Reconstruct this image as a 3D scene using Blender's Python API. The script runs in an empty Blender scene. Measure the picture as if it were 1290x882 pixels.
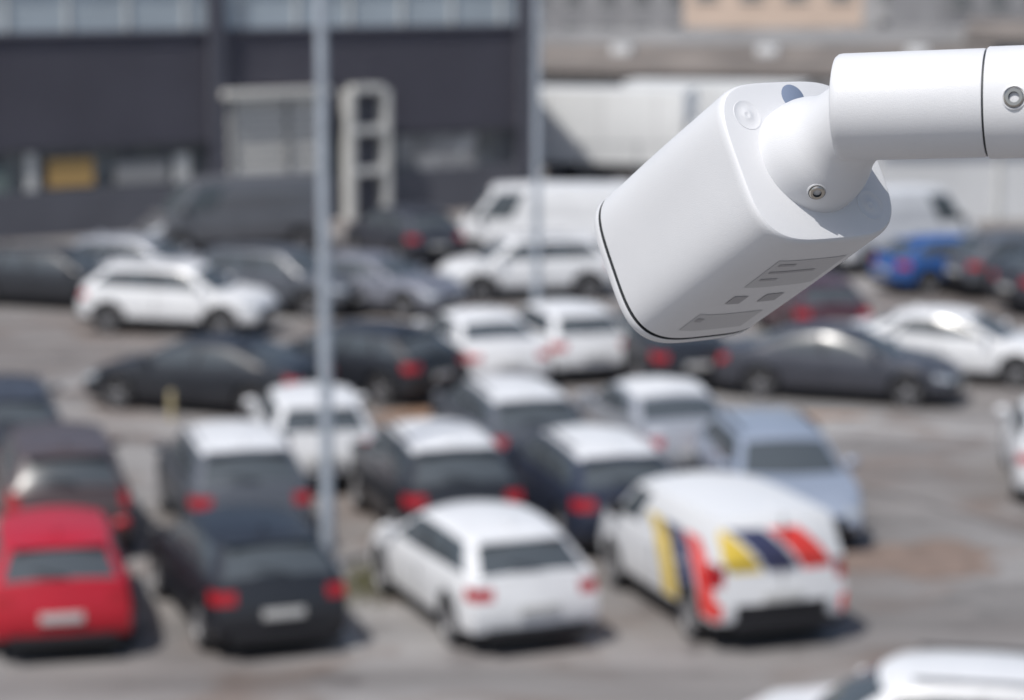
import bpy, bmesh, math, random
from mathutils import Vector, Matrix
random.seed(7)
sc = bpy.context.scene
COL = sc.collection

# ------------------------------------------------------------------ materials
MC = {}
def mat(name, color, rough=0.5, metal=0.0, coat=0.0, var=0.0, vscale=3.0, bump=0.0, bscale=60.0, spec=0.5):
    if name in MC: return MC[name]
    m = bpy.data.materials.new(name); m.use_nodes = True
    nt = m.node_tree; b = nt.nodes["Principled BSDF"]
    b.inputs["Base Color"].default_value = (*color, 1)
    b.inputs["Roughness"].default_value = rough
    b.inputs["Metallic"].default_value = metal
    b.inputs["Coat Weight"].default_value = coat
    b.inputs["Coat Roughness"].default_value = 0.2
    b.inputs["Specular IOR Level"].default_value = spec
    if var > 0 or bump > 0:
        tc = nt.nodes.new("ShaderNodeTexCoord")
    if var > 0:
        n = nt.nodes.new("ShaderNodeTexNoise"); n.inputs["Scale"].default_value = vscale
        n.inputs["Detail"].default_value = 6
        nt.links.new(tc.outputs["Object"], n.inputs["Vector"])
        r = nt.nodes.new("ShaderNodeValToRGB")
        r.color_ramp.elements[0].position = 0.3; r.color_ramp.elements[1].position = 0.7
        r.color_ramp.elements[0].color = (*[c*(1-var) for c in color], 1)
        r.color_ramp.elements[1].color = (*[min(1, c*(1+var)) for c in color], 1)
        nt.links.new(n.outputs["Fac"], r.inputs["Fac"])
        nt.links.new(r.outputs["Color"], b.inputs["Base Color"])
    if bump > 0:
        n2 = nt.nodes.new("ShaderNodeTexNoise"); n2.inputs["Scale"].default_value = bscale
        n2.inputs["Detail"].default_value = 3
        nt.links.new(tc.outputs["Object"], n2.inputs["Vector"])
        bp = nt.nodes.new("ShaderNodeBump"); bp.inputs["Strength"].default_value = bump
        bp.inputs["Distance"].default_value = 0.002
        nt.links.new(n2.outputs["Fac"], bp.inputs["Height"])
        nt.links.new(bp.outputs["Normal"], b.inputs["Normal"])
    MC[name] = m
    return m

def paint(color, metal=0.0):
    return mat("paint_%d_%d_%d_%d" % (color[0]*999, color[1]*999, color[2]*999, metal*10), color, 0.42, metal, 0.35, 0.06, 1.5)
GLASS = mat("tinted_glass", (0.070, 0.082, 0.092), 0.22, 0, 0.0, spec=.6)
PLAST = mat("black_plastic", (0.020, 0.020, 0.023), 0.6, spec=.3)
TAIL = mat("tail_lamp_red", (0.36, 0.008, 0.014), 0.3, 0, 0.2)
HEAD = mat("headlamp_clear", (0.42, 0.45, 0.48), 0.35, 0.2, 0.0)
PLATE = mat("licence_plate_white", (0.5, 0.5, 0.49), 0.5)
CHROME = mat("chrome_trim", (0.5, 0.5, 0.52), 0.4, 1.0)
RUBBER = mat("tyre_rubber", (0.02, 0.02, 0.022), 0.8)
ALLOY = mat("alloy_rim", (0.24, 0.24, 0.25), 0.5, 0.3)

# ------------------------------------------------------------------ helpers
def link(o, parent=None):
    COL.objects.link(o)
    if parent is not None: o.parent = parent
    return o
def empty(name, loc=(0,0,0), rz=0.0):
    e = bpy.data.objects.new(name, None); e.location = loc; e.rotation_euler = (0,0,rz)
    e.empty_display_size = 0.3
    return link(e)
def mesh_obj(name, verts, faces, mats, fmat=None, parent=None, smooth=True, merge=0.0004, angle=35):
    me = bpy.data.meshes.new(name)
    me.from_pydata([tuple(v) for v in verts], [], faces)
    for m in mats: me.materials.append(m)
    if fmat: 
        for p, k in zip(me.polygons, fmat): p.material_index = k
    bm = bmesh.new(); bm.from_mesh(me)
    if merge: bmesh.ops.remove_doubles(bm, verts=bm.verts, dist=merge)
    bmesh.ops.recalc_face_normals(bm, faces=bm.faces)
    bm.to_mesh(me); bm.free()
    if smooth:
        me.shade_smooth(); me.set_sharp_from_angle(angle=math.radians(angle))
    return link(bpy.data.objects.new(name, me), parent)
def box(name, c, s, m, parent=None, bev=0.0, rot=(0,0,0)):
    bm = bmesh.new(); bmesh.ops.create_cube(bm, size=1)
    bmesh.ops.scale(bm, vec=s, verts=bm.verts)
    if bev > 0: bmesh.ops.bevel(bm, geom=bm.edges[:], offset=bev, segments=2, profile=0.7, affect='EDGES')
    me = bpy.data.meshes.new(name); bm.to_mesh(me); bm.free(); me.materials.append(m)
    if bev > 0: me.shade_smooth(); me.set_sharp_from_angle(angle=math.radians(40))
    o = bpy.data.objects.new(name, me); o.location = c; o.rotation_euler = rot
    return link(o, parent)
def lathe(name, prof, m, parent=None, seg=48, M=None, mats=None, pm=None):
    """prof: list of (r,z); revolve about local Z"""
    vs=[]; fs=[]; fm=[]
    for r,z in prof:
        for i in range(seg):
            a=2*math.pi*i/seg; vs.append(Vector((r*math.cos(a), r*math.sin(a), z)))
    for j in range(len(prof)-1):
        for i in range(seg):
            k=(i+1)%seg
            fs.append((j*seg+i, j*seg+k, (j+1)*seg+k, (j+1)*seg+i)); fm.append(pm[j] if pm else 0)
    if M is not None: vs=[M@v for v in vs]
    return mesh_obj(name, vs, fs, mats or [m], fm, parent, merge=1e-6)
def frame(origin, z, xhint=(0,0,1)):
    z=Vector(z).normalized(); x=Vector(xhint); x=(x-z*x.dot(z)).normalized(); y=z.cross(x)
    return Matrix(((x.x,y.x,z.x,origin[0]),(x.y,y.y,z.y,origin[1]),(x.z,y.z,z.z,origin[2]),(0,0,0,1)))
def lerp(a,b,t): return a+(b-a)*t
def pl(pts, x):
    if x<=pts[0][0]: return pts[0][1]
    for (x0,y0),(x1,y1) in zip(pts,pts[1:]):
        if x<=x1:
            t=(x-x0)/(x1-x0); t=t*t*(3-2*t)*0.4+t*0.6
            return lerp(y0,y1,t)
    return pts[-1][1]

# ------------------------------------------------------------------ wheels
WH = {}
def wheel_mesh(R, w, steel=False):
    key=(R,w,steel)
    if key in WH: return WH[key]
    seg=32; vs=[]; fs=[]; fm=[]
    prof=[(0.0,-w*.35,0),(R*.66,-w*.35,0),(R*.66,-w*.48,0),(R*.92,-w*.5,0),(R,-w*.38,0),(R,w*.38,0),(R*.92,w*.5,0),(R*.68,w*.48,1),(R*.66,w*.42,1),(R*.62,w*.25,1),(0.0,w*.25,2)]
    for r,z,_ in prof:
        for i in range(seg):
            a=2*math.pi*i/seg; vs.append((r*math.cos(a), z, r*math.sin(a)))
    mm=[0,0,0,0,0,0,0,1,1,2]
    for j in range(len(prof)-1):
        for i in range(seg):
            k=(i+1)%seg; fs.append((j*seg+i,j*seg+k,(j+1)*seg+k,(j+1)*seg+i)); fm.append(mm[j])
    ns=5 if not steel else 8
    for s in range(ns):
        a=2*math.pi*s/ns
        def P(r,da,y): return (r*math.cos(a+da), y, r*math.sin(a+da))
        b=len(vs)
        vs += [P(R*.1,-.9,w*.26),P(R*.64,-.16,w*.26),P(R*.64,.16,w*.26),P(R*.1,.9,w*.26),
               P(R*.1,-.7,w*.42),P(R*.64,-.11,w*.4),P(R*.64,.11,w*.4),P(R*.1,.7,w*.42)]
        for f in [(4,5,6,7),(0,1,5,4),(1,2,6,5),(2,3,7,6),(3,0,4,7)]:
            fs.append(tuple(b+i for i in f)); fm.append(1)
    b=len(vs)
    for i in range(12):
        aa=2*math.pi*i/12; vs.append((R*.16*math.cos(aa), w*.44, R*.16*math.sin(aa)))
    fs.append(tuple(range(b,b+12))); fm.append(1)
    o=mesh_obj("wheel_tmp",vs,fs,[RUBBER,ALLOY,PLAST],fm)
    me=o.data; bpy.data.objects.remove(o); me.name="wheel"; WH[key]=me
    return me

# ------------------------------------------------------------------ cars
TYPES = {
 'hatch': dict(L=4.28,W=1.80,H=1.45,belt=.93,hood=.72,xa=1.05,xb=1.85,xc=.72,xd=.14,zb=.2,R=.325),
 'sedan': dict(L=4.72,W=1.83,H=1.42,belt=.93,hood=.70,xa=1.25,xb=2.1,xc=1.35,xd=.62,zb=.2,R=.33),
 'suv':   dict(L=4.45,W=1.84,H=1.60,belt=1.03,hood=.86,xa=1.1,xb=1.8,xc=.68,xd=.14,zb=.27,R=.355,rails=True),
 'wagon': dict(L=4.65,W=1.82,H=1.48,belt=.96,hood=.73,xa=1.15,xb=1.9,xc=.7,xd=.16,zb=.2,R=.33,rails=True),
 'mpv':   dict(L=4.4,W=1.83,H=1.62,belt=1.02,hood=.80,xa=.95,xb=1.8,xc=.5,xd=.12,zb=.22,R=.33,tall=True),
 'svan':  dict(L=4.35,W=1.83,H=1.70,belt=1.08,hood=.84,xa=.85,xb=1.5,xc=.20,xd=.06,zb=.24,R=.33,tall=True,van=True,wr=.84),
 'van':   dict(L=5.3,W=2.0,H=2.25,belt=1.25,hood=.95,xa=.8,xb=1.5,xc=.12,xd=.06,zb=.28,R=.36,tall=True,van=True,wr=.86),
}
def car(name, kind, X, Y, deg, color, metal=0.0, roof=None, pmat=None, lights=TAIL):
    T=TYPES[kind]; L,W,H=T['L'],T['W'],T['H']; hw=W/2; zb=T['zb']; R=T['R']; belt=T['belt']
    van=T.get('van',False); tall=T.get('tall',False)
    root=empty(name,(X,Y,0),math.radians(deg))
    PM=pmat or paint(color,metal); RM=roof or PM
    xa=L/2-T['xa']; xb=L/2-T['xb']; xc=-L/2+T['xc']; xd=-L/2+T['xd']
    if kind=='sedan':
        dk=[(-L/2,belt+.0),(-L/2+.2,belt+.05),(xd,belt+.06),(xa-.8,belt),(xa,belt),(xa+.5,belt-.06),(L/2-.35,T['hood']+.08),(L/2,T['hood'])]
    else:
        dk=[(-L/2,belt+.05),(xd,belt+.05),(xa-.8,belt),(xa,belt),(xa+.4,belt-.06),(L/2-.35,T['hood']+.08),(L/2,T['hood'])]
    deck=lambda x: pl(dk,x)
    def wid(x):
        df=L/2-x; dr=x+L/2; w=hw
        if df<.8: w*=1-.17*(1-df/.8)**2
        if dr<.6: w*=1-(.03 if van else .09)*(1-dr/.6)**2
        return w
    fr={1:0,2:.16,3:.42,4:.66,5:.86,6:1}
    wk={1:.93,2:.985,3:1.0,4:.995,5:.975,6:.93}
    if van: wk[6]=.96; wk[5]=.985
    insF={1:.12,2:.05,3:0,4:.03,5:.10,6:.22}
    insR={1:.10,2:.04,3:0,4:.04,5:.08,6:(.12 if kind!='sedan' else .13)}
    if van: insR={1:.08,2:.02,3:0,4:.04,5:.05,6:.06}
    xwf=L/2-.88; xwr=-L/2+(.82 if kind!='sedan' else .98); ra=R+.055
    def arch(x):
        z=zb
        for c in (xwf,xwr):
            d=abs(x-c)
            if d<ra: z=max(z,R+math.sqrt(ra*ra-d*d))
        return z
    def P(x,k,f):
        df=L/2-x; dr=x+L/2; px=x
        if df<.6: e=1-df/.6; px=x-insF[k]*e+.10*e*(1-f*f)*.9-.06*e
        if dr<.6: e=1-dr/.6; px=x+insR[k]*e-(.07*e*(1-f*f))+.05*e
        d=deck(x); z=zb+fr[k]*(d-zb); z1=arch(x)
        if k==1: z=z1
        else: z=max(z,z1+.012*(k-1)); 
        if k==6: z=max(d,z)+.045*(1-f*f)
        return Vector((px,f*wid(x)*wk[k],z))
    Ff=[-1,-.86,-.70,-.3,0,.3,.70,.86,1]
    ring=[(k,-1) for k in range(1,7)]+[(6,f) for f in Ff[1:-1]]+[(k,1) for k in range(6,0,-1)]+[(1,f) for f in Ff[::-1][1:-1]]
    xs=set([round(-L/2+L*i/36,3) for i in range(37)])
    for c in (xwf,xwr):
        xs=set(x for x in xs if abs(x-c)>ra+.02)
        for i in range(17): xs.add(round(c-math.cos(math.pi*i/16)*ra,3))
        xs.add(round(c-ra-.004,3)); xs.add(round(c+ra+.004,3))
    xs |= {-L/2+.24, L/2-.34}
    xs=sorted(xs)
    vs=[];fs=[];fm=[]; n=len(ring)
    for x in xs:
        for k,f in ring: vs.append(P(x,k,f))
    for i in range(len(xs)-1):
        xm=(xs[i]+xs[i+1])/2
        for j in range(n):
            j2=(j+1)%n; k1,f1=ring[j]; k2,f2=ring[j2]; m=0
            side=abs(f1)==1 and abs(f2)==1 and k1!=k2
            if side:
                lo=min(k1,k2)
                if lo==1: m=2
                if kind=='suv' and (abs(xm-xwf)<ra+.05 or abs(xm-xwr)<ra+.05) and lo<=2: m=2
                if xm<-L/2+.24 and (lo==4 or (tall and lo in (4,5))): m=3
                if xm>L/2-.34 and lo==4: m=4
            if k1==1 and k2==1: m=2
            fs.append((i*n+j,i*n+j2,(i+1)*n+j2,(i+1)*n+j)); fm.append(m)
    for end in (0,1):
        x=xs[0] if end==0 else xs[-1]
        b=len(vs)
        for k in range(1,7):
            for f in Ff: vs.append(P(x,k,f))
        for k in range(5):
            for j in range(8):
                fc=abs((Ff[j]+Ff[j+1])/2); m=0; lo=k+1
                if lo==1: m=2
                if end==0:
                    if lo==4 and fc>(.86 if tall else .7): m=3
                    if tall and lo==5 and fc>.86: m=3
                    if lo==2 and fc<.7 and kind in('suv','svan','van'): m=2
                else:
                    if lo==4 and fc>.7: m=4
                    if lo==3 and fc<.7: m=2
                    if lo==2 and fc<.86: m=2
                fs.append((b+k*9+j,b+k*9+j+1,b+(k+1)*9+j+1,b+(k+1)*9+j)); fm.append(m)
    MATS=[PM,GLASS,PLAST,lights,HEAD,RM]
    mesh_obj("body",vs,fs,MATS,fm,root,merge=.0015,angle=40)
    # ---- cabin (pillars, windows, roof)
    wr=T.get('wr',.72)*hw; cr=.06
    def zr(t): return H-cr-.05*(1-min(1,t/.35))**2-(.0 if van else .08)*max(0,(t-.4)/.6)**2
    def wrt(t): return wr*(1-.05*(2*t-1)**2)
    def side(t,v,s):
        xbse=lerp(xa,xd,t); xt=lerp(xb,xc,t)
        p0=Vector((xbse,s*wid(xbse)*wk[6]*.985,deck(xbse)-.03)); p1=Vector((xt,s*wrt(t),zr(t)))
        p=p0.lerp(p1,v); g=(max(0,math.sin(math.pi*t)))**.5
        p.y+=s*.04*math.sin(math.pi*v)*g
        return p
    def endp(f,v,rear):
        t=1 if rear else 0
        a=side(t,v,1); sgn=-1 if rear else 1
        x=a.x+sgn*(lerp(.16,.10,v) if not rear else lerp(.05,.06,v))*(1-f*f)
        x+=sgn*.045*math.sin(math.pi*v)*(1-f**4)
        z=a.z+(1-f*f)*lerp(.045,cr,v)
        return Vector((x,f*a.y,z))
    V=[0,.1,.3,.5,.7,.87,1]; vs=[];fs=[];fm=[]
    if van: TS=[0,.03,.12,.24,.28,.45,.6,.8,.97,1]; win=[(.03,.24)]
    elif kind=='sedan': TS=[0,.06,.2,.42,.455,.6,.77,.80,.88,1]; win=[(.06,.42),(.455,.77),(.80,.88)]
    else: TS=[0,.06,.2,.40,.435,.55,.70,.735,.83,.92,1]; win=[(.06,.40),(.435,.70),(.735,.92)]
    for s in (-1,1):
        b=len(vs)
        for t in TS:
            for v in V: vs.append(side(t,v,s))
        for i in range(len(TS)-1):
            tm=(TS[i]+TS[i+1])/2
            for j in range(len(V)-1):
                vm=(V[j]+V[j+1])/2
                m=0
                if .1<vm<.87 and any(a<tm<c for a,c in win): m=1
                elif .1<vm<.87 and not van and .3<tm<.75: m=2
                fs.append((b+i*7+j,b+(i+1)*7+j,b+(i+1)*7+j+1,b+i*7+j+1)); fm.append(m)
    FF=[-1,-.9,-.6,-.3,0,.3,.6,.9,1]
    for rear in (0,1):
        b=len(vs)
        for f in FF:
            for v in V: vs.append(endp(f,v,rear))
        for i in range(8):
            fc=abs((FF[i]+FF[i+1])/2)
            for j in range(6):
                vm=(V[j]+V[j+1])/2
                g=fc<.9 and (vm<.9) and (vm>.1 or not rear)
                if rear and van: g=False
                if rear and not van and vm>.87: g=False
                fs.append((b+i*7+j,b+(i+1)*7+j,b+(i+1)*7+j+1,b+i*7+j+1)); fm.append(1 if g else 0)
    b=len(vs)
    for t in TS:
        for f in FF:
            xf=endp(f,1,0).x; xr=endp(f,1,1).x
            vs.append(Vector((lerp(xf,xr,t), f*wrt(t), zr(t)+cr*(1-f*f))))
    for i in range(len(TS)-1):
        for j in range(8):
            fs.append((b+i*9+j,b+(i+1)*9+j,b+(i+1)*9+j+1,b+i*9+j+1)); fm.append(5)
    mesh_obj("cabin",vs,fs,MATS,fm,root,merge=.002,angle=50)
    # ---- wheels
    ww=.22
    for i,(cx,s) in enumerate([(xwf,1),(xwf,-1),(xwr,1),(xwr,-1)]):
        o=bpy.data.objects.new("wheel_%d"%(i+1),wheel_mesh(R,ww,van)); link(o,root)
        o.location=(cx,s*(hw-ww/2-.01),R)
        o.rotation_euler=(0,random.random()*2,0 if s>0 else math.pi)
    # ---- details
    for i,s in enumerate((1,-1)):
        y=s*(hw*.93+.1); z=deck(xa)+.1
        bm=bmesh.new(); bmesh.ops.create_uvsphere(bm,u_segments=12,v_segments=8,radius=1)
        bmesh.ops.scale(bm,vec=(.07,.115,.075 if not van else .13),verts=bm.verts)
        me=bpy.data.meshes.new("mirror"); bm.to_mesh(me); bm.free(); me.materials.append(PM if not van else PLAST); me.shade_smooth()
        o=link(bpy.data.objects.new("wing_mirror_%d"%(i+1),me),root); o.location=(xa-.28,y,z)
        for q in (0,1):
            box("door_handle",(lerp(xa,xd,.36+.32*q),s*(hw*.985+.004),belt-.14),(.16,.03,.03),PM,root,.008)
        for q,xx in enumerate((xa-.1,lerp(xa,xd,.43),lerp(xa,xd,.74))):
            if van and q==2: continue
            zz=(zb+.14+belt-.1)/2
            box("door_seam",(xx,s*(hw*.9955),zz+.02),(.012,.012,belt-zb-.36),PLAST,root)
    xrp=P(-L/2,3,0).x
    zp=(zb+.53*(belt-zb)) if kind!='van' else .6
    box("rear_plate",(xrp-.006,0,zp),(.03,.52,.115),PLATE,root,.004)
    box("front_plate",(P(L/2,3,0).x+.008,0,zb+.3*(T['hood']-zb)),(.03,.52,.115),PLATE,root,.004)
    box("bumper_insert",(xrp+.03,0,zb+.1),(.1,W*.72,.14),PLAST,root,.02)
    if kind!='sedan' and not van:
        p=endp(0,1,1); box("roof_spoiler",(p.x-.04,0,p.z-.035),(.22,wr*1.7,.03),PM,root,.01)
        p=endp(0,.12,1); box("rear_wiper",(p.x-.03,.12,p.z+.06),(.03,.42,.02),PLAST,root,0,(math.radians(14),0,0))
    box("interior_floor",(0,0,zb+.12),(L*.5,W*.8,.1),PLAST,root)
    box("antenna_fin",(xc+.25,0,H-.0),(.14,.03,.06),RM,root,.01)
    if T.get('rails'):
        for s in(1,-1): box("roof_rail",(lerp(xb,xc,.45),s*wr*.9,H-.02),(abs(xb-xc)*.75,.03,.03),CHROME if random.random()<.5 else PLAST,root,.01)
    if van:
        box("rear_door_split",(xrp+.045,0,(belt)/1+.1),(.02,.014,H*.62),PLAST,root)
    return root

WHT=(.72,.73,.745); BLK=(.018,.020,.026); NAVY=(.028,.036,.062); GRY=(.12,.13,.15); DGR=(.060,.064,.080); SIL=(.40,.42,.46)
BRN=(.11,.085,.085); RED=(.44,.006,.020); BLU=(.025,.095,.30); LBL=(.33,.38,.47)

# livery paint for the delivery van (printed stripes)
def livery():
    m=bpy.data.materials.new("delivery_livery_paint"); m.use_nodes=True; nt=m.node_tree; N=nt.nodes; Lk=nt.links
    b=N["Principled BSDF"]; b.inputs["Roughness"].default_value=.45; b.inputs["Coat Weight"].default_value=.3; b.inputs["Coat Roughness"].default_value=.2
    tc=N.new("ShaderNodeTexCoord"); sp=N.new("ShaderNodeSeparateXYZ"); Lk.new(tc.outputs["Object"],sp.inputs[0])
    def M(op,a,b_=None,c=None):
        n=N.new("ShaderNodeMath"); n.operation=op
        for i,v in enumerate((a,b_,c)):
            if v is None: continue
            if isinstance(v,(int,float)): n.inputs[i].default_value=v
            else: Lk.new(v,n.inputs[i])
        return n.outputs[0]
    x,y,z=sp.outputs[0],sp.outputs[1],sp.outputs[2]
    s=M('ADD',M('ADD',x,2.25),M('MULTIPLY',M('POWER',M('ABSOLUTE',M('SUBTRACT',z,.40)),2.0),-.75))
    r=M('ADD',M('ADD',M('MULTIPLY',y,-1.0),M('MULTIPLY',z,.45)),M('MULTIPLY',M('POWER',M('ABSOLUTE',M('SUBTRACT',z,.95)),2.0),.75))
    def ramp(v,stops):
        n=N.new("ShaderNodeValToRGB"); n.color_ramp.interpolation='CONSTANT'; Lk.new(v,n.inputs[0])
        e=n.color_ramp.elements
        e[0].position=0; e[0].color=(*WHT,1); e[1].position=stops[0][0]; e[1].color=(*stops[0][1],1)
        for p,c in stops[1:]:
            q=e.new(p); q.color=(*c,1)
        return n.outputs[0]
    Wc=WHT; Yc=(.74,.53,.07); Nc=(.045,.05,.115); Rc=(.80,.055,.045)
    sc_=ramp(M('DIVIDE',s,2.5),[(.03,Rc),(.21,Wc),(.24,Nc),(.47,Wc),(.50,Yc),(.68,Wc)])
    rc_=ramp(M('DIVIDE',M('ADD',r,.28),1.9),[(.03,Yc),(.25,Wc),(.28,Nc),(.51,Wc),(.54,Rc),(.76,Wc)])
    issd=M('GREATER_THAN',M('ABSOLUTE',y),.79)
    isrear=M('LESS_THAN',x,-1.95)
    zr=M('MULTIPLY',M('GREATER_THAN',z,1.0),M('LESS_THAN',z,1.54))
    zs=M('MULTIPLY',M('GREATER_THAN',z,.42),M('LESS_THAN',z,1.34))
    def mix(f,a,b_):
        n=N.new("ShaderNodeMix"); n.data_type='RGBA'; Lk.new(f,n.inputs[0])
        for i,v in ((6,a),(7,b_)):
            if isinstance(v,tuple): n.inputs[i].default_value=(*v,1)
            else: Lk.new(v,n.inputs[i])
        return n.outputs[2]
    c=mix(M('MULTIPLY',issd,zs),Wc,sc_)
    c=mix(M('MULTIPLY',M('MULTIPLY',isrear,zr),M('SUBTRACT',1.0,issd)),c,rc_)
    Lk.new(c,b.inputs["Base Color"]); return m
LIV=livery()
whiteroof=paint(WHT)

# front row
H0=105
car("parked_car",'hatch',-5.9,30.3,H0-2,RED)
car("parked_car",'hatch',-3.5,30.45,H0+5,BLK)
car("parked_car",'hatch',-.47,30.6,H0+7,WHT)
car("delivery_van",'svan',2.62,30.9,H0+4,WHT,pmat=LIV)
# second row
car("parked_suv",'mpv',-6.75,35.2,H0,BRN,.3)
car("parked_suv",'suv',-4.2,35.35,H0,GRY,.3,roof=whiteroof)
car("parked_suv",'suv',-1.2,35.45,H0,BLK,roof=whiteroof)
car("parked_suv",'wagon',1.15,35.6,H0,NAVY,.2,roof=whiteroof)
car("parked_car",'wagon',4.0,35.9,-84,LBL,.3)
# third row
car("parked_car",'wagon',-8.6,40.2,H0,DGR,.3)
car("parked_car",'hatch',-3.35,39.6,H0-4,WHT)
car("parked_suv",'wagon',-.1,40.1,H0,GRY,.3,roof=whiteroof)
car("parked_car",'sedan',2.4,40.4,H0,SIL,.3,roof=whiteroof)
# middle
car("parked_car",'sedan',-5.75,45.2,158,BLK)
car("parked_car",'hatch',-3.0,46.8,142,BLK)
car("parked_car",'sedan',-.75,48.8,108,WHT)
car("parked_car",'hatch',1.0,49.7,108,WHT)
car("parked_car",'sedan',2.9,48.8,108,BLK)
car("parked_car",'sedan',6.4,46.4,-20,DGR,.3)
car("parked_car",'sedan',9.0,48.6,-24,WHT)
car("parked_car",'hatch',6.7,54.2,100,(.07,.03,.04))
# back rows
car("parked_suv",'wagon',-11.2,59.0,-20,BLK)
car("parked_suv",'suv',-7.6,54.9,-15,WHT)
car("parked_suv",'suv',-5.65,58.0,-24,GRY,.3)
car("parked_car",'sedan',-3.4,58.2,-30,(.24,.25,.29),.4)
car("parked_suv",'suv',.35,60.4,192,WHT)
car("parked_car",'hatch',-9.5,61.6,-20,SIL,.3)
car("panel_van",'van',.75,67.7,178,WHT)
car("panel_van",'van',-8.2,70.0,203,(.15,.155,.17),.3)
car("parked_suv",'suv',-3.1,67.8,120,DGR,.3)
# right
car("parked_car",'hatch',11.5,62.0,20,BLU)
car("parked_suv",'suv',13.2,61.2,20,GRY,.3)
car("parked_suv",'suv',13.9,58.1,20,DGR,.3)
car("panel_van",'van',10.6,66.5,35,WHT)
car("parked_car",'hatch',8.95,38.5,82,WHT)
car("parked_suv",'suv',4.25,22.95,168,WHT)

# ------------------------------------------------------------------ ground
def ground_mat():
    m=bpy.data.materials.new("worn_asphalt"); m.use_nodes=True; nt=m.node_tree; N=nt.nodes; Lk=nt.links
    b=N["Principled BSDF"]; b.inputs["Roughness"].default_value=.85
    tc=N.new("ShaderNodeTexCoord")
    def noise(s,d,dist=0):
        n=N.new("ShaderNodeTexNoise"); n.inputs["Scale"].default_value=s; n.inputs["Detail"].default_value=d; n.inputs["Distortion"].default_value=dist
        Lk.new(tc.outputs["Object"],n.inputs["Vector"]); return n.outputs["Fac"]
    def ramp(v,a,ca,b_,cb):
        n=N.new("ShaderNodeValToRGB"); Lk.new(v,n.inputs[0]); e=n.color_ramp.elements
        e[0].position=a; e[0].color=(*ca,1); e[1].position=b_; e[1].color=(*cb,1); return n.outputs[0]
    base=ramp(noise(.13,6,.8),.34,(.185,.168,.160),.66,(.335,.328,.325))
    dirt=ramp(noise(.36,9,1.4),.52,(0,0,0),.66,(.9,.9,.9))
    mx=N.new("ShaderNodeMix"); mx.data_type='RGBA'; Lk.new(dirt,mx.inputs[0]); Lk.new(base,mx.inputs[6]); mx.inputs[7].default_value=(.185,.150,.132,1)
    mp=N.new("ShaderNodeMapping"); mp.inputs["Scale"].default_value=(.12,.9,1); mp.inputs["Rotation"].default_value=(0,0,.25); Lk.new(tc.outputs["Object"],mp.inputs[0])
    ns=N.new("ShaderNodeTexNoise"); ns.inputs["Scale"].default_value=1.2; ns.inputs["Detail"].default_value=6; Lk.new(mp.outputs[0],ns.inputs["Vector"])
    st=ramp(ns.outputs["Fac"],.38,(.72,.72,.72),.62,(1.1,1.1,1.1))
    sp=ramp(noise(40,3),.3,(.82,.82,.82),.7,(1.12,1.12,1.12))
    stain=ramp(noise(1.1,4,.5),.60,(1,1,1),.72,(.62,.60,.60))
    out=mx.outputs[2]
    for k in (st,sp,stain):
        mu=N.new("ShaderNodeMix"); mu.data_type='RGBA'; mu.blend_type='MULTIPLY'; mu.inputs[0].default_value=1
        Lk.new(out,mu.inputs[6]); Lk.new(k,mu.inputs[7]); out=mu.outputs[2]
    Lk.new(out,b.inputs["Base Color"])
    bp=N.new("ShaderNodeBump"); bp.inputs["Strength"].default_value=.4; bp.inputs["Distance"].default_value=.01
    Lk.new(noise(60,3),bp.inputs["Height"]); Lk.new(bp.outputs[0],b.inputs["Normal"]); return m
mesh_obj("ground",[(-900,-300,0),(900,-300,0),(900,1800,0),(-900,1800,0)],[(0,1,2,3)],[ground_mat()],smooth=False)
PAINTL=mat("road_paint",(.42,.42,.41),.7,0,0,.3,6)
def strip(name,pts,w,m,z=.004,root=None):
    vs=[];fs=[]
    for i,p in enumerate(pts):
        a=Vector(pts[max(0,i-1)]); c=Vector(pts[min(len(pts)-1,i+1)]); d=(c-a).normalized(); nn=Vector((-d.y,d.x))
        q=Vector(p); 
        for s in(1,-1): vs.append((q.x+nn.x*s*w/2,q.y+nn.y*s*w/2,z))
    for i in range(len(pts)-1): fs.append((2*i,2*i+1,2*i+3,2*i+2))
    return mesh_obj(name,vs,fs,[m],parent=root,smooth=False,merge=0)
mk=empty("parking_bay_markings")
for i in range(-4,3):
    x0=-1.9+i*2.9
    for yy in (28.9,38.0):
        if x0<3.5: strip("line",[(x0,yy+ x0*.03),(x0-1.15,yy+4.3+x0*.03)],.10,PAINTL,root=mk)
lane=mat("pale_concrete_edge",(.44,.43,.42),.8,0,0,.15,4)
pts=[(5.6+ (i/20)*9, 43.9-1.9*math.sin(i/20*2.2)) for i in range(21)]
strip("drainage_channel",pts,.25,lane,.004)
pts=[(5.2+ 3.0*math.sin(i/20*1.6), 38.8-i*.33) for i in range(21)]
strip("asphalt_joint",pts,.16,mat("joint_sealant",(.13,.12,.115),.8,0,0,.2,3),.004)
soil=mat("soil",(.27,.165,.105),.95,0,0,.3,5)
def patch(name,cx,cy,rx,ry,m,z=.008,rot=0.0,n=40):
    vs=[(cx,cy,z)]
    for i in range(n):
        a=2*math.pi*i/n; r=1+.18*math.sin(3*a+cx)+.1*math.sin(7*a+cy)+random.uniform(-.06,.06)
        x=rx*r*math.cos(a); y=ry*r*math.sin(a)
        vs.append((cx+x*math.cos(rot)-y*math.sin(rot),cy+x*math.sin(rot)+y*math.cos(rot),z))
    return mesh_obj(name,vs,[(0,i+1,(i+1)%n+1) for i in range(n)],[m],smooth=False,merge=0)
patch("soil_verge",1.3,44.2,4.2,.9,soil)
patch("dirt_patch",5.7,33.4,1.3,1.0,mat("dusty_dirt",(.20,.150,.125),.95,0,0,.25,3),.009,.3)
patch("asphalt_repair",7.6,31.6,2.2,.8,mat("repair_asphalt",(.18,.172,.168),.9,0,0,.2,2),.006,.4)
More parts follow.
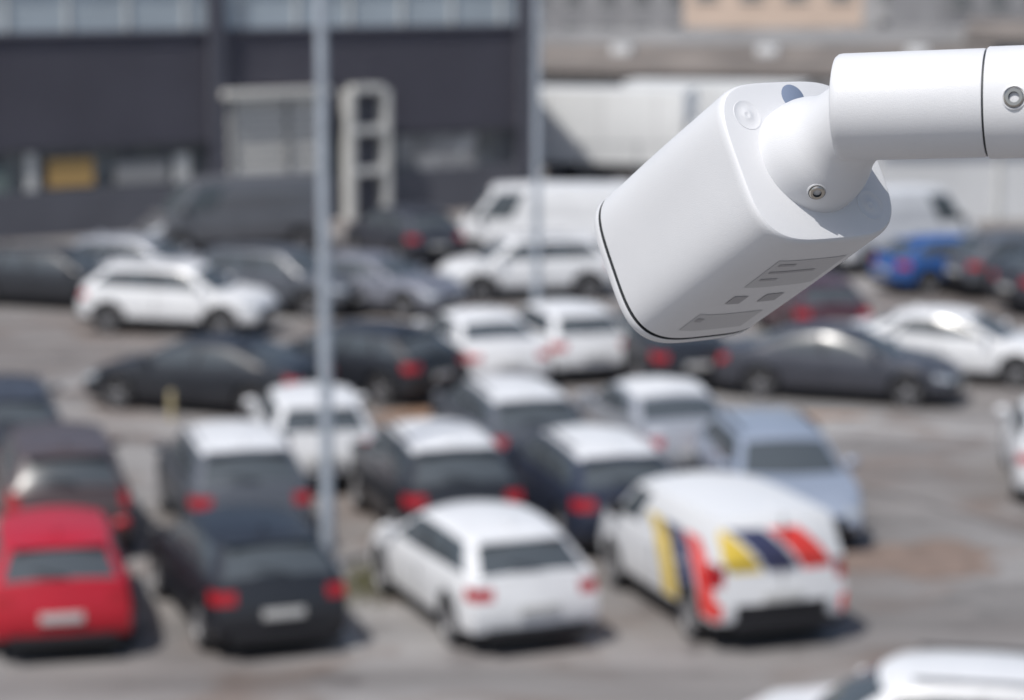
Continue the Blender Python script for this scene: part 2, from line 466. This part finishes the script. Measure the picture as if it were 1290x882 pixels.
gm=mat("grass_blades",(.13,.13,.05),.8,0,0,.4,3)
vs=[];fs=[]
for i in range(900):
    x=random.gauss(-1.95,.25); y=random.gauss(32.0,.6); h=random.uniform(.04,.14); a=random.random()*6.28; w=.01
    b=len(vs); vs+=[(x-w*math.cos(a),y-w*math.sin(a),0),(x+w*math.cos(a),y+w*math.sin(a),0),(x+random.uniform(-.05,.05),y+random.uniform(-.05,.05),h)]; fs.append((b,b+1,b+2))
mesh_obj("grass",vs,fs,[gm],smooth=False,merge=0)

# ------------------------------------------------------------------ lamp posts
galv=mat("galvanised_steel",(.36,.40,.45),.5,.2,0,.1,5)
def lamp(X,Y,Ht,r):
    e=empty("street_lamp",(X,Y,0))
    lathe("post",[(0,0),(r*1.5,0),(r*1.5,.03),(r*1.15,.04),(r*1.15,1.0),(r,1.05),(r*.85,Ht),(0,Ht)],galv,e,24)
    box("base_plate",(0,0,.012),(.4,.4,.024),galv,e,.004)
    box("bracket",(0,-.5,Ht-.06),(.06,1.0,.06),galv,e,.01)
    box("lamp_head",(0,-1.15,Ht-.04),(.28,.6,.1),mat("lamp_housing",(.3,.31,.33),.5),e,.03)
    box("lamp_lens",(0,-1.15,Ht-.1),(.2,.45,.03),HEAD,e,.005)
    return e
lamp(-2.58,33.0,10.5,.09)
lamp(.58,56.0,12,.09)
e=empty("bollard",(-6.3,44.0,0)); lathe("post",[(0,0),(.06,0),(.06,.5),(.045,.54),(0,.55)],mat("faded_yellow_paint",(.40,.34,.2),.6),e,20)

# ------------------------------------------------------------------ warehouse on the left
clad=mat("dark_grey_cladding",(.125,.122,.148),.6,.0,0,.08,.4)
clad2=mat("darker_trim",(.08,.082,.103),.6)
plin=mat("plinth_panel",(.11,.112,.13),.6,0,0,.1,.6)
glz=mat("translucent_glazing",(.44,.50,.54),.3,0,0,.1,.5)
whp=mat("white_panel",(.60,.60,.58),.6,0,0,.08,2)
wglass=mat("window_glass",(.15,.16,.165),.25,0,0,.6,.9)
orng=mat("orange_panel",(.50,.32,.12),.6)
slat=mat("slat_white",(.62,.61,.58),.6)
wh=empty("warehouse",(.4,84,0),math.atan2(21,30.4))
box("core",(-20,10.2,4.8),(40,20,9.6),clad2,wh)
box("plinth",(-20,-.02,.72),(39.9,.4,1.45),plin,wh)
box("window_strip",(-20,.16,2.1),(39.8,.1,1.3),wglass,wh)
for i in range(28):
    box("mullion",(-.9-i*1.42,.06,2.1),(.08,.12,1.3),clad2,wh)
vs=[];fs=[]; nr=26
for i in range(nr*2+1):
    z=2.76+3.4*i/(nr*2); y=-.10 if i%2 else -.02
    vs+=[(-40,y,z),(0,y,z)]
for i in range(nr*2): fs.append((2*i,2*i+1,2*i+3,2*i+2))
mesh_obj("ribbed_cladding",vs,fs,[clad],parent=wh,smooth=False,merge=0)
box("cladding_flashing",(-20,-.1,2.7),(39.9,.2,.08),clad2,wh)
box("glazing_band",(-20,.05,7.4),(39.8,.2,2.4),glz,wh)
box("glazing_rail",(-20,-.08,6.2),(39.9,.2,.12),clad,wh)
for i in range(20): box("glazing_mullion",(-1-i*2.0,-.09,7.4),(.07,.08,2.25),whp,wh)
box("fascia",(-20,-.1,9.0),(40.1,.5,.7),clad2,wh)
for d in (0.1,12.0,24.0,36.0): box("column",(-d,-.15,4.8),(.5,.5,9.6),clad2,wh)
box("roller_door_frame",(-10.0,-.22,2.0),(3.8,.2,4.1),mat("door_recess",(.25,.25,.25),.6),wh)
for i in range(8): box("roller_slat",(-10.0,-.37,.3+i*.5),(3.5,.1,.36),slat,wh,.015)
box("roller_housing",(-10.0,-.45,4.2),(3.9,.5,.25),slat,wh,.03)
for x in (-11.6,-9.6,-8.3): box("door_stay",(x,-.47,2.0),(.1,.06,4.0),mat("stay_grey",(.22,.22,.22),.6),wh)
for x in (-7.4,-6.03): box("portal_post",(x,-.6,2.1),(.22,.5,4.2),whp,wh)
for z in (4.25,2.9,1.55): box("portal_beam",(-6.715,-.6,z),(1.14,.48,.22),whp,wh)
box("portal_infill",(-6.7,-.3,2.2),(1.3,.1,3.9),clad2,wh)
for d,w,m,z,h in [(17.0,1.5,orng,1.95,.85),(18.3,.35,whp,2.0,1.2),(14.6,1.8,mat("grey_goods",(.3,.3,.3),.7),1.85,.7),(13.2,.5,whp,1.9,.9),(19.5,.9,mat("green_goods",(.16,.2,.19),.7),1.8,.8),(3.6,3.2,mat("stored_goods",(.30,.30,.30),.7,0,0,.7,1.5),2.0,1.15)]:
    box("display_panel",(-d,.0,z),(w,.12,h),m,wh)
# ------------------------------------------------------------------ trucks at the back
def truck(X,Y,deg,boxlen=6.2):
    e=empty("box_truck",(X,Y,0),math.radians(deg)); tw=mat("truck_white",(.74,.75,.75),.5,0,0,.06,.6)
    box("cargo_box",(-.6,0,2.35),(boxlen,2.45,2.7),tw,e,.04)
    for i in range(3):
        for s in (1,-1): box("side_rib",(-.6-boxlen/2+boxlen*(i+.5)/3,s*1.235,2.35),(.06,.03,2.4),mat("rib_grey",(.58,.58,.58),.6),e)
    box("chassis",(0,0,.85),(boxlen+2,.9,.25),PLAST,e,.02)
    vs=[(2.7,-1.15,.6),(4.6,-1.15,.6),(4.6,-1.15,1.5),(4.2,-1.1,2.5),(2.7,-1.1,2.6)]
    vs+= [(x,-y,z) for x,y,z in vs]
    fs=[(0,1,2,3,4),(9,8,7,6,5),(0,5,6,1),(1,6,7,2),(2,7,8,3),(3,8,9,4),(4,9,5,0)]
    mesh_obj("cab",vs,fs,[tw,GLASS],[0,0,0,0,1,0,0],e,smooth=False)
    for s in(1,-1):
        box("cab_window",(3.6,s*1.15,1.95),(1.0,.03,.7),GLASS,e,.01)
        box("side_guard",(-.4,s*1.1,.75),(3,.05,.5),PLAST,e)
        for x in(3.6,-2.3,-1.1):
            o=bpy.data.objects.new("wheel",wheel_mesh(.48,.3,True)); link(o,e); o.location=(x,s*1.0,.48)
            if s<0:o.rotation_euler=(0,0,math.pi)
    box("bumper",(4.6,0,.65),(.15,2.3,.35),PLAST,e,.03)
truck(4.2,90,-16); truck(8.6,95,-16,7)
# ------------------------------------------------------------------ sheds and distant buildings
def shed(name,X,Y,deg,w,d,h,wall,roof,rise=1.2,win=True):
    e=empty(name,(X,Y,0),math.radians(deg))
    box("walls",(0,0,h/2),(w,d,h),wall,e)
    o=.5
    vs=[(-w/2-o,-d/2-o,h),(w/2+o,-d/2-o,h),(w/2+o,0,h+rise),(-w/2-o,0,h+rise),(-w/2-o,d/2+o,h),(w/2+o,d/2+o,h)]
    vs+= [(x,y,z+.2) for x,y,z in vs]
    fs=[(6,7,8,9),(9,8,11,10),(0,1,2,3),(3,2,5,4),(0,1,7,6),(4,5,11,10),(1,2,8,7),(2,5,11,8),(0,3,9,6),(3,4,10,9)]
    mesh_obj("roof",vs,fs,[roof],parent=e,smooth=False,merge=0)
    box("gutter",(0,-d/2-o-.08,h+.02),(w+1,.14,.16),PLAST,e)
    n=int(w/4)
    for i in range(n):
        x=-w/2+ (i+.5)*w/n
        if win: box("window",(x,-d/2-.03,h*.62),(w/n*.5,.08,h*.25),wglass,e)
        box("wall_rib",(x+w/n/2-.02,-d/2-.05,h/2-.05),(.12,.1,h-.2),clad2 if i%3==0 and win else whp,e)
    box("door",(w/2-2,-d/2-.04,1.2),(1.6,.08,2.4),plin,e)
    for i in range(4):
        box("roof_vent",(-w/2+(i+.6)*w/4,-d*.2,h+rise*.75+.25),(.9,.9,.5),wall,e,.05)
    return e
wwall=mat("white_wall",(.60,.61,.62),.7,0,0,.08,.3)
roofb=mat("weathered_roof",(.19,.165,.145),.8,0,0,.4,.35)
roofg=mat("grey_roof",(.25,.245,.24),.8,0,0,.3,.3)
beige=mat("beige_render",(.62,.49,.40),.8,0,0,.08,.2)
gryw=mat("grey_wall",(.30,.30,.31),.8,0,0,.15,.2)
ltw=mat("light_wall",(.44,.44,.45),.8,0,0,.1,.2)
shed("storage_shed",8.5,112,-14,26,22,3.6,wwall,roofb,.8)
shed("storage_shed",23,86,8,24,12,3.4,wwall,roofg,.6,False)
def block(name,X,Y,deg,w,d,h,wall,floors=3):
    e=empty(name,(X,Y,0),math.radians(deg))
    box("walls",(0,0,h/2),(w,d,h),wall,e)
    box("parapet",(0,0,h+.2),(w+.4,d+.4,.4),gryw,e)
    n=max(2,int(w/3)); fh=h/floors
    for f in range(floors):
        for i in range(n):
            x=-w/2+(i+.5)*w/n
            box("window",(x,-d/2-.02,fh*(f+.55)),(w/n*.5,.1,fh*.45),wglass,e)
            box("sill",(x,-d/2-.1,fh*(f+.55)-fh*.26),(w/n*.56,.2,.1),whp,e)
    box("rooftop_unit",(w*.2,0,h+1.0),(2,2,1.2),ltw,e,.05)
block("office_building",20,185,-8,13,14,13,beige,3)
block("apartment_building",45,215,10,20,14,14,gryw,4)
block("apartment_building",33,240,0,9,12,18,ltw,5)
block("office_building",5,230,5,22,14,7,gryw,2)
block("office_building",-9,260,0,18,14,9,ltw,3)
block("apartment_building",62,260,-10,22,14,20,beige,5)
block("office_building",26,300,0,60,14,9,gryw,3)
block("office_building",60,170,0,20,12,7,ltw,2)
shed("storage_shed",14,150,6,40,18,3.4,gryw,roofg,.7)
shed("storage_shed",42,140,-12,30,18,4,ltw,roofb,.8)
fe=empty("boundary_fence",(0,0,0)); fm_=mat("fence_steel",(.25,.26,.27),.5,.5)
for i in range(5):
    box("fence_post",(2.5+i*2.0,86.5,1.0),(.07,.07,2.0),fm_,fe)
for z in (.3,1.1,1.9): box("fence_rail",(6.5,86.5,z),(8,.04,.04),fm_,fe)

# ------------------------------------------------------------------ CCTV camera
white=mat("white_powder_coat",(.68,.69,.71),.42,0,.0,.02,30,.14,2200)
steel=mat("stainless_screw",(.5,.47,.42),.3,1.0)
dark=mat("dark_gap",(.03,.035,.04),.6)
lens=mat("lens_glass",(.01,.01,.015),.05,0,1)
spot_shade=mat("blue_grey_shadow",(.19,.235,.33),.5)  # blue-grey tone of a cast shadow, put into the base colour
labm=mat("silver_label",(.50,.51,.53),.4,.2)
labd=mat("label_print",(.36,.36,.38),.5)
cc=empty("security_camera",(0,0,0))
S=Vector((.823,.568,0)).normalized(); A=Vector((-.485,.703,-.521)).normalized(); S=(S-A*S.dot(A)).normalized(); U=S.cross(A); Nn=-A
C=Vector((.1412,1.150,8.3065))
MB=Matrix(((S.x,U.x,Nn.x,C.x),(S.y,U.y,Nn.y,C.y),(S.z,U.z,Nn.z,C.z),(0,0,0,1)))
ea,eb,en=.0445,.0430,3.9
def sup(th,k=1.0,off=0.0):
    c,s=math.cos(th),math.sin(th)
    x=(ea*k+off)*math.copysign(abs(c)**(2/en),c); y=(eb*k+off)*math.copysign(abs(s)**(2/en),s)
    return x,y
seg=240
prof=[(0,0,0),(.5,0,0),(.93,0,0),(.965,-.0002,0),(.980,-.0008,0),(.990,-.0018,0),(.9965,-.0032,0),(1.0,-.005,0),(1.0,-.06,0),(.985,-.111,0),(.985,-.1114,1),(.955,-.1116,1),(.955,-.1136,1),(.983,-.1138,0),(.987,-.1144,0),(.987,-.117,0),(.978,-.1185,0),(.93,-.1185,0),(.92,-.110,1),(.5,-.110,2),(0,-.110,2)]
vs=[];fs=[];fm=[]
for k,z,_ in prof:
    for i in range(seg):
        x,y=sup(2*math.pi*i/seg,k); vs.append(MB@Vector((x,y,z)))
for j in range(len(prof)-1):
    for i in range(seg):
        k=(i+1)%seg; fs.append((j*seg+i,j*seg+k,(j+1)*seg+k,(j+1)*seg+i)); fm.append(prof[j][2])
mesh_obj("housing",vs,fs,[white,dark,lens],fm,cc,merge=1e-6,angle=30)
def at(x,y,z): return MB@Matrix.Translation((x,y,z))
lathe("lens_barrel",[(0,-.1145),(.012,-.1145),(.014,-.1125),(.014,-.109)],lens,cc,32,M=MB)
cov=[(.0080,-.0003),(.0078,.0002),(.0074,.0002),(.0071,.00005),(.0026,.00005),(.0023,.00025),(.0012,.00025),(.0008,.00004),(0,.00004)]
lathe("screw_cover",cov,white,cc,40,M=at(-.0275,.0250,0))
lathe("screw_cover",cov,white,cc,40,M=at(.0275,-.0262,0))
lathe("shadow_spot",[(.0068,-.0004),(.0068,.0001),(.0066,.0002),(0,.0002)],spot_shade,cc,40,M=at(.0046,.0334,0))  # thin disc on the cap, coloured as a small elliptical shadow
lathe("joint_base",[(.0284,-.001),(.0284,.0015),(.0281,.006),(.0272,.011),(.0256,.0155),(.0236,.0195),(.0216,.024),(.0203,.030),(.0198,.040),(.019,.05),(0,.052)],white,cc,80,M=MB)
def screw(M,r):
    lathe("socket_screw",[(r*1.25,-.001),(r*1.25,.0001),(r*1.1,.0003),(r*1.05,-.0006),(r,-.0006),(r,.0008),(r*.85,.0014),(r*.55,.0014),(r*.5,-.0004),(0,-.0004)],steel,cc,32,M=M,mats=[white,dark,steel],pm=[0,0,1,1,2,2,2,1,1])
D=Vector((.954,-.296,.048)).normalized()
A0=Vector((.1498,1.118,8.333))
ang=math.radians(-122)
nl=Vector((math.cos(ang)*.92,math.sin(ang)*.92,.38)).normalized()
screw(frame(MB@Vector((math.cos(ang)*.0268,math.sin(ang)*.0268,.0120)), MB.to_3x3()@nl),.0037)
MA=frame(A0,D)
lathe("bracket_arm",[(0,.0),(.0215,.0),(.0233,.0005),(.0243,.0018),(.0246,.0038),(.0246,.0672),(.0243,.0682),(.0225,.0684)],white,cc,96,M=MA)
lathe("arm_gap",[(.0237,.0677),(.0237,.0702)],dark,cc,64,M=MA)
lathe("bracket_arm_extension",[(.0225,.0691),(.0249,.0693),(.0253,.0699),(.0253,.30),(.0253,.305),(0,.306)],white,cc,96,M=MA)
lathe("wall_flange",[(0,.295),(.030,.295),(.045,.300),(.052,.306),(.052,.318),(0,.318)],white,cc,64,M=MA)
rad=Vector((-.296,-.942,.152)); rad=(rad-D*rad.dot(D)).normalized(); up=D.cross(rad); up=up if up.z>0 else -up
aa=math.radians(-1); rr=(rad*math.cos(aa)+up*math.sin(aa)).normalized()
screw(frame(A0+D*.0828+rr*.0253,rr),.0044)
def label(z0,z1,t0,t1,m,off):
    vs=[];fs=[];n=14
    for i in range(n+1):
        th=math.radians(lerp(t0,t1,i/n))
        for z in (z0,z1):
            k=1.0 if z>-.06 else 1.0-.015*(-z-.06)/.051
            x,y=sup(th,k,off); vs.append(MB@Vector((x,y,z)))
    for i in range(n): fs.append((2*i,2*i+1,2*i+3,2*i+2))
    mesh_obj("label",vs,fs,[m],parent=cc,merge=0)
label(-.020,-.050,256,284,labm,.0002)
label(-.082,-.102,250,276,labm,.0002)
for i in range(3): label(-.024-i*.008,-.0262-i*.008,260,268+ (i%2)*5,labd,.0004)
label(-.060,-.069,258,266,labd,.0003); label(-.060,-.069,270,274,labd,.0003)
label(-.087,-.091,253,258,labd,.0004)
mm=empty("mounting_mast",(.53,1.0,0))
lathe("mast",[(0,0),(.16,0),(.16,.03),(.08,.04),(.075,9.2),(0,9.22)],galv,mm,32)
box("mast_clamp",(0,0,8.35),(.17,.17,.14),galv,mm,.01)

# ------------------------------------------------------------------ light
Ld=Vector((-.32,-.42,.85)).normalized()
w=bpy.data.worlds.new("World"); sc.world=w; w.use_nodes=True; nt=w.node_tree
sky=nt.nodes.new("ShaderNodeTexSky"); sky.sky_type='NISHITA'; sky.sun_disc=False
sky.sun_elevation=math.asin(Ld.z); sky.sun_rotation=math.atan2(Ld.x,Ld.y); sky.dust_density=2
nt.links.new(sky.outputs[0],nt.nodes["Background"].inputs[0]); nt.nodes["Background"].inputs[1].default_value=.105
sun=bpy.data.lights.new("sun",'SUN'); sun.energy=3.7; sun.angle=math.radians(.6); sun.color=(1,.965,.915)
so=link(bpy.data.objects.new("sun",sun)); so.rotation_euler=Ld.to_track_quat('Z','Y').to_euler()
# ------------------------------------------------------------------ camera
cam=bpy.data.cameras.new("camera"); cam.lens=85; cam.sensor_width=36; cam.clip_start=.1; cam.clip_end=4000
co=link(bpy.data.objects.new("camera",cam)); co.location=(0,0,8.4)
co.rotation_euler=(math.radians(90-9.16),0,0)
cam.dof.use_dof=True; cam.dof.focus_distance=1.13; cam.dof.aperture_fstop=9.5
sc.camera=co
sc.view_settings.view_transform='Standard'; sc.view_settings.look='None'; sc.view_settings.exposure=0
